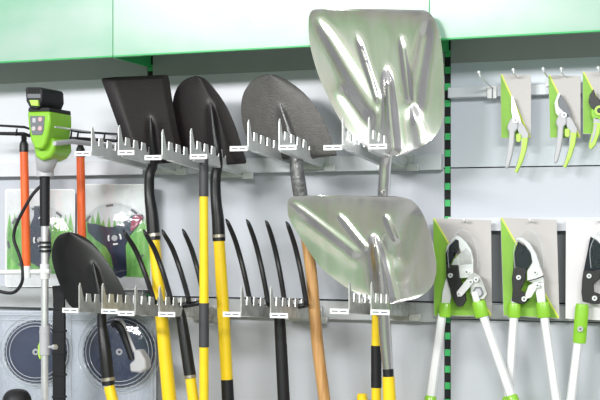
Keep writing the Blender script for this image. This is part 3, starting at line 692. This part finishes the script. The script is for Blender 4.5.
mb.plate([(459.3, 254), (466, 248), (471, 253), (472, 264), (460, 265)], D+.0045, .001, M['zinc2']); mb.build('hook_jaw', L1, bevel=.0008)
mb = MB(); mb.plate([(446, 265), (458.3, 265), (459.5, 277), (464.5, 289), (466.3, 300), (462.5, 306.5), (457.5, 307), (453, 299), (449.6, 288), (446.2, 277)], D+.007, .005, M['black']); mb.build('lever', L1, bevel=.001)
mb = MB(); mb.plate([(456.5, 292), (466.5, 279.5), (471, 281), (472, 284.5), (461.5, 296.5), (457.5, 297)], D+.0115, .003, M['white']); mb.build('link', L1, bevel=.0008)
mb = MB(); mb.plate([(466, 281), (469, 275), (474.5, 272.3), (480, 276), (484, 285), (487.3, 293.5), (484, 299), (476, 299.5), (470.5, 293.5), (471, 286)], D+.009, .006, M['zinc2'])
mb.plate([(472, 293), (475, 287), (481, 287), (484, 294), (481, 297.5), (475, 297.5)], D+.0098, .001, M['mgrey']); mb.plate([(473.6, 293.3), (476, 288.6), (480, 288.6), (482, 293.6), (480, 296), (476, 296)], D+.0104, .001, M['lgrey']); mb.build('ratchet_plate', L1, bevel=.001)
mb = MB(); mb.bm.free(); [one_screw(L1, *q) for q in ((450.3, 275.5, D+.011, 2.4), (466.5, 272, D+.008, 2.4), (470.5, 282, D+.015, 2.6), (476, 279.5, D+.015, 2.6), (458.8, 294, D+.0145, 2.0))]
def handle(L, pts, sl, d=D, up=None, tube='white', gripy=396):
    if up:
        mb = MB(); hexbar(mb, [(*up[0], d-.006, 6.5), (*up[1], d-.002, 7)], M['white'], .5); mb.build('shank', L)
    mb = MB(); (xa, ya), (xb, yb), w_ = sl
    mb.tube([W(xa, ya, d), W(xa+(xb-xa)*.1, ya+(yb-ya)*.1, d), W(xa+(xb-xa)*.9, ya+(yb-ya)*.9, d), W(xb, yb, d)], [w_*.44/SC(xa, ya, d), w_/2/SC(xa, ya, d), w_/2/SC(xb, yb, d), w_*.46/SC(xb, yb, d)], M['lime'], seg=14, flat=.62); mb.build('sleeve', L)
    mb = MB(); hexbar(mb, [(*pts[0], d, 8.8), (*pts[1], d, 9.6)], M['white'], .7); mb.build('handle_tube', L)
    x, y = pts[1]; dx = (pts[1][0]-pts[0][0])/(pts[1][1]-pts[0][1])
    mb = MB(); mb.tube([W(x-dx*1.5, y-1.5, d), W(x, y, d), W(x+dx*8, y+8, d), W(x+dx*120, y+120, d)], [.009, .0115, .0125, .0125], M['lime'], seg=14, flat=.75); mb.build('grip', L)
mb = MB(); mb.plate([(446.2, 278), (449.5, 286), (450.8, 297), (449.5, 304), (441.5, 304), (442.6, 292)], D-.004, .004, M['white']); mb.build('shank', L1)
handle(L1, [(442.3, 314), (430.8, 397)], [(444.8, 303), (444.6, 317), 13])
handle(L1, [(482.5, 314), (511.5, 396.5)], [(478.5, 301), (482, 317), 14], d=D+.016, up=[(474, 292), (478, 305)])
L2 = lopper('lopper with a navy blade and rounded silver jaw on the middle green and grey card', [(500.5, 217.5), (556.6, 220), (559.5, 319), (503.5, 315.5)])
mb = MB(); mb.plate([(518, 241.5), (525, 246), (531, 255), (531.5, 262.5), (527, 269.5), (513.3, 267), (514.5, 252)], D, .003, M['navyblade']); mb.build('blade', L2)
mb = MB(); mb.plate([(515.5, 239.5), (518, 237.3), (522, 237.3), (530, 243.5), (536, 254), (540, 266), (543, 274), (544.3, 283), (535, 284), (527, 280.5), (527, 271), (532.3, 262.5), (530.5, 252.5), (524, 243.5), (518.5, 240)], D+.004, .004, M['chrome']); mb.build('hook_jaw', L2, bevel=.0008)
mb = MB(); mb.plate([(513.5, 266), (526.2, 268.5), (525.3, 280), (520.5, 290), (527.5, 295), (529, 300), (525, 303.5), (519, 304), (511.5, 301), (512.5, 290), (511.8, 279)], D+.007, .005, M['black']); mb.build('lever', L2, bevel=.001)
mb = MB(); mb.plate([(528.5, 285.5), (535, 282), (538, 286), (531, 297.5), (526.5, 299), (525, 295)], D+.0095, .003, M['chrome']); mb.build('link', L2, bevel=.0006)
mb = MB(); mb.plate([(533.5, 281), (543.5, 280), (545.5, 301), (545, 304), (537.5, 304)], D+.004, .005, M['chrome']); mb.build('arm', L2, bevel=.001)
mb = MB(); mb.bm.free(); [one_screw(L2, *q) for q in ((518.5, 277.5, D+.011, 2.4), (535, 272.5, D+.008, 2.3), (537.5, 285.5, D+.013, 2.3), (524, 299, D+.013, 2.6))]
mb = MB(); mb.tube([W(528, 281, D+.013), W(536, 279, D+.013), W(543.5, 276, D+.013)], .0012, M['black'], seg=6); mb.build('cable_tie', L2)
handle(L2, [(514, 315), (508.5, 398)], [(514.3, 303), (514.2, 317.5), 13], up=[(514.5, 298), (514.5, 305)])
handle(L2, [(544, 315), (556.5, 402)], [(542.5, 302), (544, 317.5), 13.5], up=[(541, 298), (542, 305)])
L3 = lopper('lopper with dark jaw on a plain white card at the right edge', [(566, 219), (630, 222), (631, 322), (565.5, 318.5)], True)
mb = MB(); mb.plate([(590.5, 236.5), (596, 240), (602, 246), (606, 258), (603, 270), (583.5, 271), (587, 254), (589, 243)], D, .003, M['navyblade']); mb.build('blade', L3)
mb = MB(); mb.plate([(591, 235), (600, 236), (610, 246), (616, 262), (617, 280), (604, 283), (602, 272), (607, 262), (603, 248), (597, 240)], D+.004, .004, M['chrome']); mb.build('hook_jaw', L3, bevel=.0008)
mb = MB(); mb.plate([(583.5, 270), (600, 271), (600, 279), (593.5, 284), (594, 292), (600, 294), (600, 304), (592, 304), (582.5, 301.5), (581.3, 292), (582, 280)], D+.007, .005, M['black']); mb.build('lever', L3, bevel=.001)
mb = MB(); mb.bm.free(); [one_screw(L3, *q) for q in ((589, 276, D+.011, 2.4), (594.5, 298.3, D+.011, 2.6))]
handle(L3, [(578.5, 338), (570.5, 405)], [(582.3, 304), (579.3, 343), 13.5])
mb = MB(); screw(mb, 580.3, 329, D+.014, 2.8, 'lgrey'); mb.build('adjuster', L3)
handle(L3, [(617, 338), (632, 405)], [(612, 304), (615.5, 343), 13.5])
# clear blade guards moulded on the lopper cards
for (L, cx, cy, a) in ((L1, 462, 250, .0), (L2, 528, 250, .0), (L3, 604, 250, 0)):
    mb = MB(); P = [(cx-13, cy+18), (cx-14, cy), (cx-9, cy-13), (cx-1, cy-20), (cx+8, cy-16), (cx+14, cy-4), (cx+16, cy+18)]
    mb.tube([W(x, y, D+.010) for x, y in [q[:2] for q in spline(P, 4)]], .0006, M['clearrim'], seg=6)
    mb.plate([q[:2] for q in spline(P, 4)], D+.0115, .0004, M['clear2'])
    mb.build('blade_cover', L)
